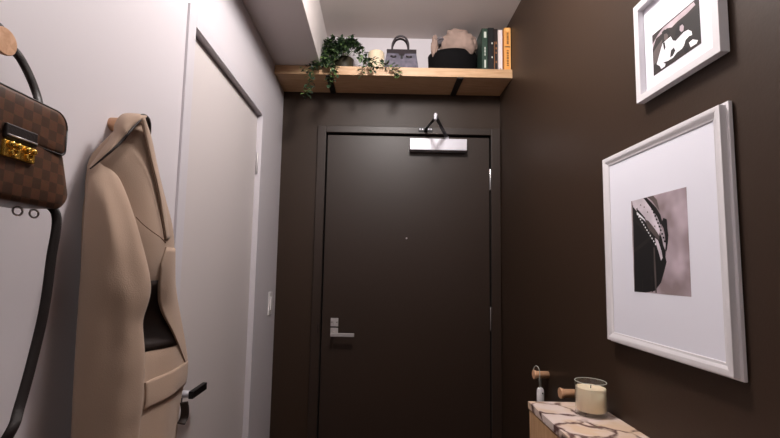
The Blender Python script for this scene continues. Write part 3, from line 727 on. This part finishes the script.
slv = loft('sleeve', [
    (163, 94, .800, 107, .812, .004, .004), (170, 88.5, .785, 116, .814, .012, .010), (180, 86.5, .778, 121.5, .816, .018, .014), (200, 85, .770, 129.5, .818, .026, .018), (225, 83.5, .765, 137.5, .820, .030, .02),
    (250, 82, .761, 144, .823, .031, .02), (270, 80.5, .758, 149, .826, .031, .02), (290, 79, .756, 151.5, .827, .030, .02), (305, 78, .756, 148, .824, .030, .02), (322, 77, .755, 142, .820, .029, .02),
    (345, 75.5, .755, 144, .820, .029, .02), (362, 74.5, .755, 145, .820, .029, .02), (400, 72.5, .753, 143, .817, .028, .02), (438, 71, .752, 139, .814, .027, .018), (500, 69, .752, 135, .810, .026, .018), (530, 68, .752, 133, .81, .024, .018)],
    COATM, 90, 30, sfold, .42)
# pocket flap: a patch lying on the body surface
BROWS = smooth_rows(BODY, 90)
def patch(name, y0, y1, s0, s1, lift, m, skew=0., n=10, ns=18, recess=True):
    bm = bmesh.new(); front = []; back = []
    for i in range(n + 1):
        rf = []; rb = []
        for k in range(ns + 1):
            yb = y0 + (y1 - y0) * i / n; sa = interp(s0, yb)[1] if isinstance(s0, list) else s0
            ss = sa + (s1 - sa) * k / ns; y = yb + skew * (k / ns)
            y_, xl, yl, xr, yr, bf, bb = interp(BROWS, y)
            A = at(xl, y, yl); B = at(xr, y, yr); c_ = B - A; z_ = (A.z + B.z) / 2; A.z = z_; c_.z = 0
            nn = Vector((c_.y, -c_.x, 0)).normalized()
            off = bf * max(math.sin(PI * ss), 0) ** .6 + bfold(ss, y, recess) * max(math.sin(PI * ss), 0) ** .5
            p = A + c_ * ss + nn * (off + lift); rf.append(bm.verts.new(p)); rb.append(bm.verts.new(p - nn * lift * 1.6))
        front.append(rf); back.append(rb)
    for G in (front, back):
        for i in range(n):
            for k in range(ns): bm.faces.new((G[i][k], G[i][k + 1], G[i + 1][k + 1], G[i + 1][k])).smooth = True
    for i in range(n):
        bm.faces.new((front[i][0], front[i + 1][0], back[i + 1][0], back[i][0])); bm.faces.new((front[i][-1], back[i][-1], back[i + 1][-1], front[i + 1][-1]))
    for k in range(ns):
        bm.faces.new((front[0][k], back[0][k], back[0][k + 1], front[0][k + 1])); bm.faces.new((front[-1][k], front[-1][k + 1], back[-1][k + 1], back[-1][k]))
    return link(name, bm, m, coat)
patch('pocket_flap', 380, 407, .45, .99, .004, COATM, -6)
patch('gap_shade', 280, 352, .42, .86, .0015, COATD)  # dark patch painting the shade in the gap between sleeve and body
patch('front_panel', 246, 378, [(246, .66), (262, .58), (285, .60), (300, .63), (320, .70), (340, .79), (360, .88), (378, .95)], .992, .003, COATM, 0, 24, 16, False)
# collar and lapel: ribbon strips swept along the neck edge
def ribbon(name, outer, inner, m, th=.004, nseg=8):
    O = spline(outer, nseg); I = spline(inner, nseg); bm = bmesh.new(); n = min(len(O), len(I)); K = 6; top = []; botm = []
    for i in range(n):
        a_, b_ = O[i], I[i]; row = []; row2 = []
        for k in range(K + 1):
            s = k / K; p = a_.lerp(b_, s); lift = .006 * math.sin(PI * s)
            nrm = Vector((.75, -.66, .1)).normalized()
            row.append(bm.verts.new(p + nrm * (lift + th))); row2.append(bm.verts.new(p + nrm * (lift * .3)))
        top.append(row); botm.append(row2)
    for i in range(n - 1):
        for k in range(K):
            bm.faces.new((top[i][k], top[i][k + 1], top[i + 1][k + 1], top[i + 1][k])).smooth = True
            bm.faces.new((botm[i][k], botm[i + 1][k], botm[i + 1][k + 1], botm[i][k + 1])).smooth = True
        bm.faces.new((top[i][0], top[i + 1][0], botm[i + 1][0], botm[i][0])); bm.faces.new((top[i][K], botm[i][K], botm[i + 1][K], top[i + 1][K]))
    bm.faces.new(top[0] + botm[0][::-1]); bm.faces.new(top[-1] + botm[-1][::-1])
    return link(name, bm, m, coat)
ribbon('collar',
       [at(87, 170, .772), at(101, 150, .790), at(112, 135, .805), at(115, 123, .812), at(122, 114.5, .825), at(136, 114, .845), at(145, 116, .862)],
       [at(92, 168, .772), at(109, 152, .782), at(121, 140, .800), at(127, 133, .806), at(132, 127, .816), at(139, 121, .828), at(145, 119, .850)], COATM)
# dark line along the collar fold, and dark lining behind the neck
bm = bmesh.new(); tube(bm, spline([at(90, 169, .766), at(109, 153, .776), at(122, 141, .795), at(128, 134, .800), at(134, 127, .812), at(141, 120, .826)], 8), lambda t: .0010 + .0016 * math.sin(PI * t) ** .7, 8)
link('collar_dark_edge', bm, COATD, coat)
bm = bmesh.new(); tube(bm, spline([at(138, 117.5, .83), at(143.5, 116, .85), at(147.5, 120, .87), at(149, 128, .885), at(149.5, 138, .89)], 8), lambda t: .0015 + .0042 * math.sin(PI * t) ** .7, 10)
link('neck_lining', bm, COATD, coat)
ribbon('lapel', [at(140.5, 119, .832), at(146, 140, .846), at(152, 165, .860), at(158, 190, .876), at(162, 215, .890), at(166, 240, .905)],
       [at(145, 119, .850), at(151.5, 140, .875), at(156.5, 165, .900), at(162, 190, .920), at(167, 215, .942), at(170, 238, .955)], COATM, .003)
bm = bmesh.new(); tube(bm, spline([at(141, 121, .824), at(146, 142, .838), at(151, 165, .852), at(157, 190, .868), at(161, 215, .882), at(165, 240, .897)], 8), .0010, 6); link('lapel_seam', bm, COATS, coat)
bm = bmesh.new(); tube(bm, spline([at(136, 217, .815), at(144, 225, .822), at(153, 232, .832), at(160, 237, .845), at(166, 243, .862)], 8), .0010, 6); link('yoke_seam', bm, COATS, coat)
bm = bmesh.new(); tube(bm, spline([at(184, 402, 1.03), at(185, 410, 1.03), at(184, 418, 1.03), at(181, 424, 1.02)], 6), .002, 8, w=.010, wdir=(1, 0, 0)); link('belt_end', bm, COATD, coat)

# ------------------------------------------------------------------ lights
def lamp(name, x, y, z, power, rad, col=(1, .955, .935)):
    l = bpy.data.lights.new(name, 'POINT'); l.energy = power; l.shadow_soft_size = rad; l.color = col
    o = bpy.data.objects.new(name, l); COL.objects.link(o); o.location = (x, y, z); return o
lamp('ceiling_lamp', 0.12, 1.12, 2.61, 44, .10)
lamp('ceiling_lamp_rear', .12, -.35, 2.60, 11, .12)
w = bpy.data.worlds.new('world'); sc.world = w; w.use_nodes = True
w.node_tree.nodes['Background'].inputs[0].default_value = (.9, .85, .8, 1); w.node_tree.nodes['Background'].inputs[1].default_value = .0
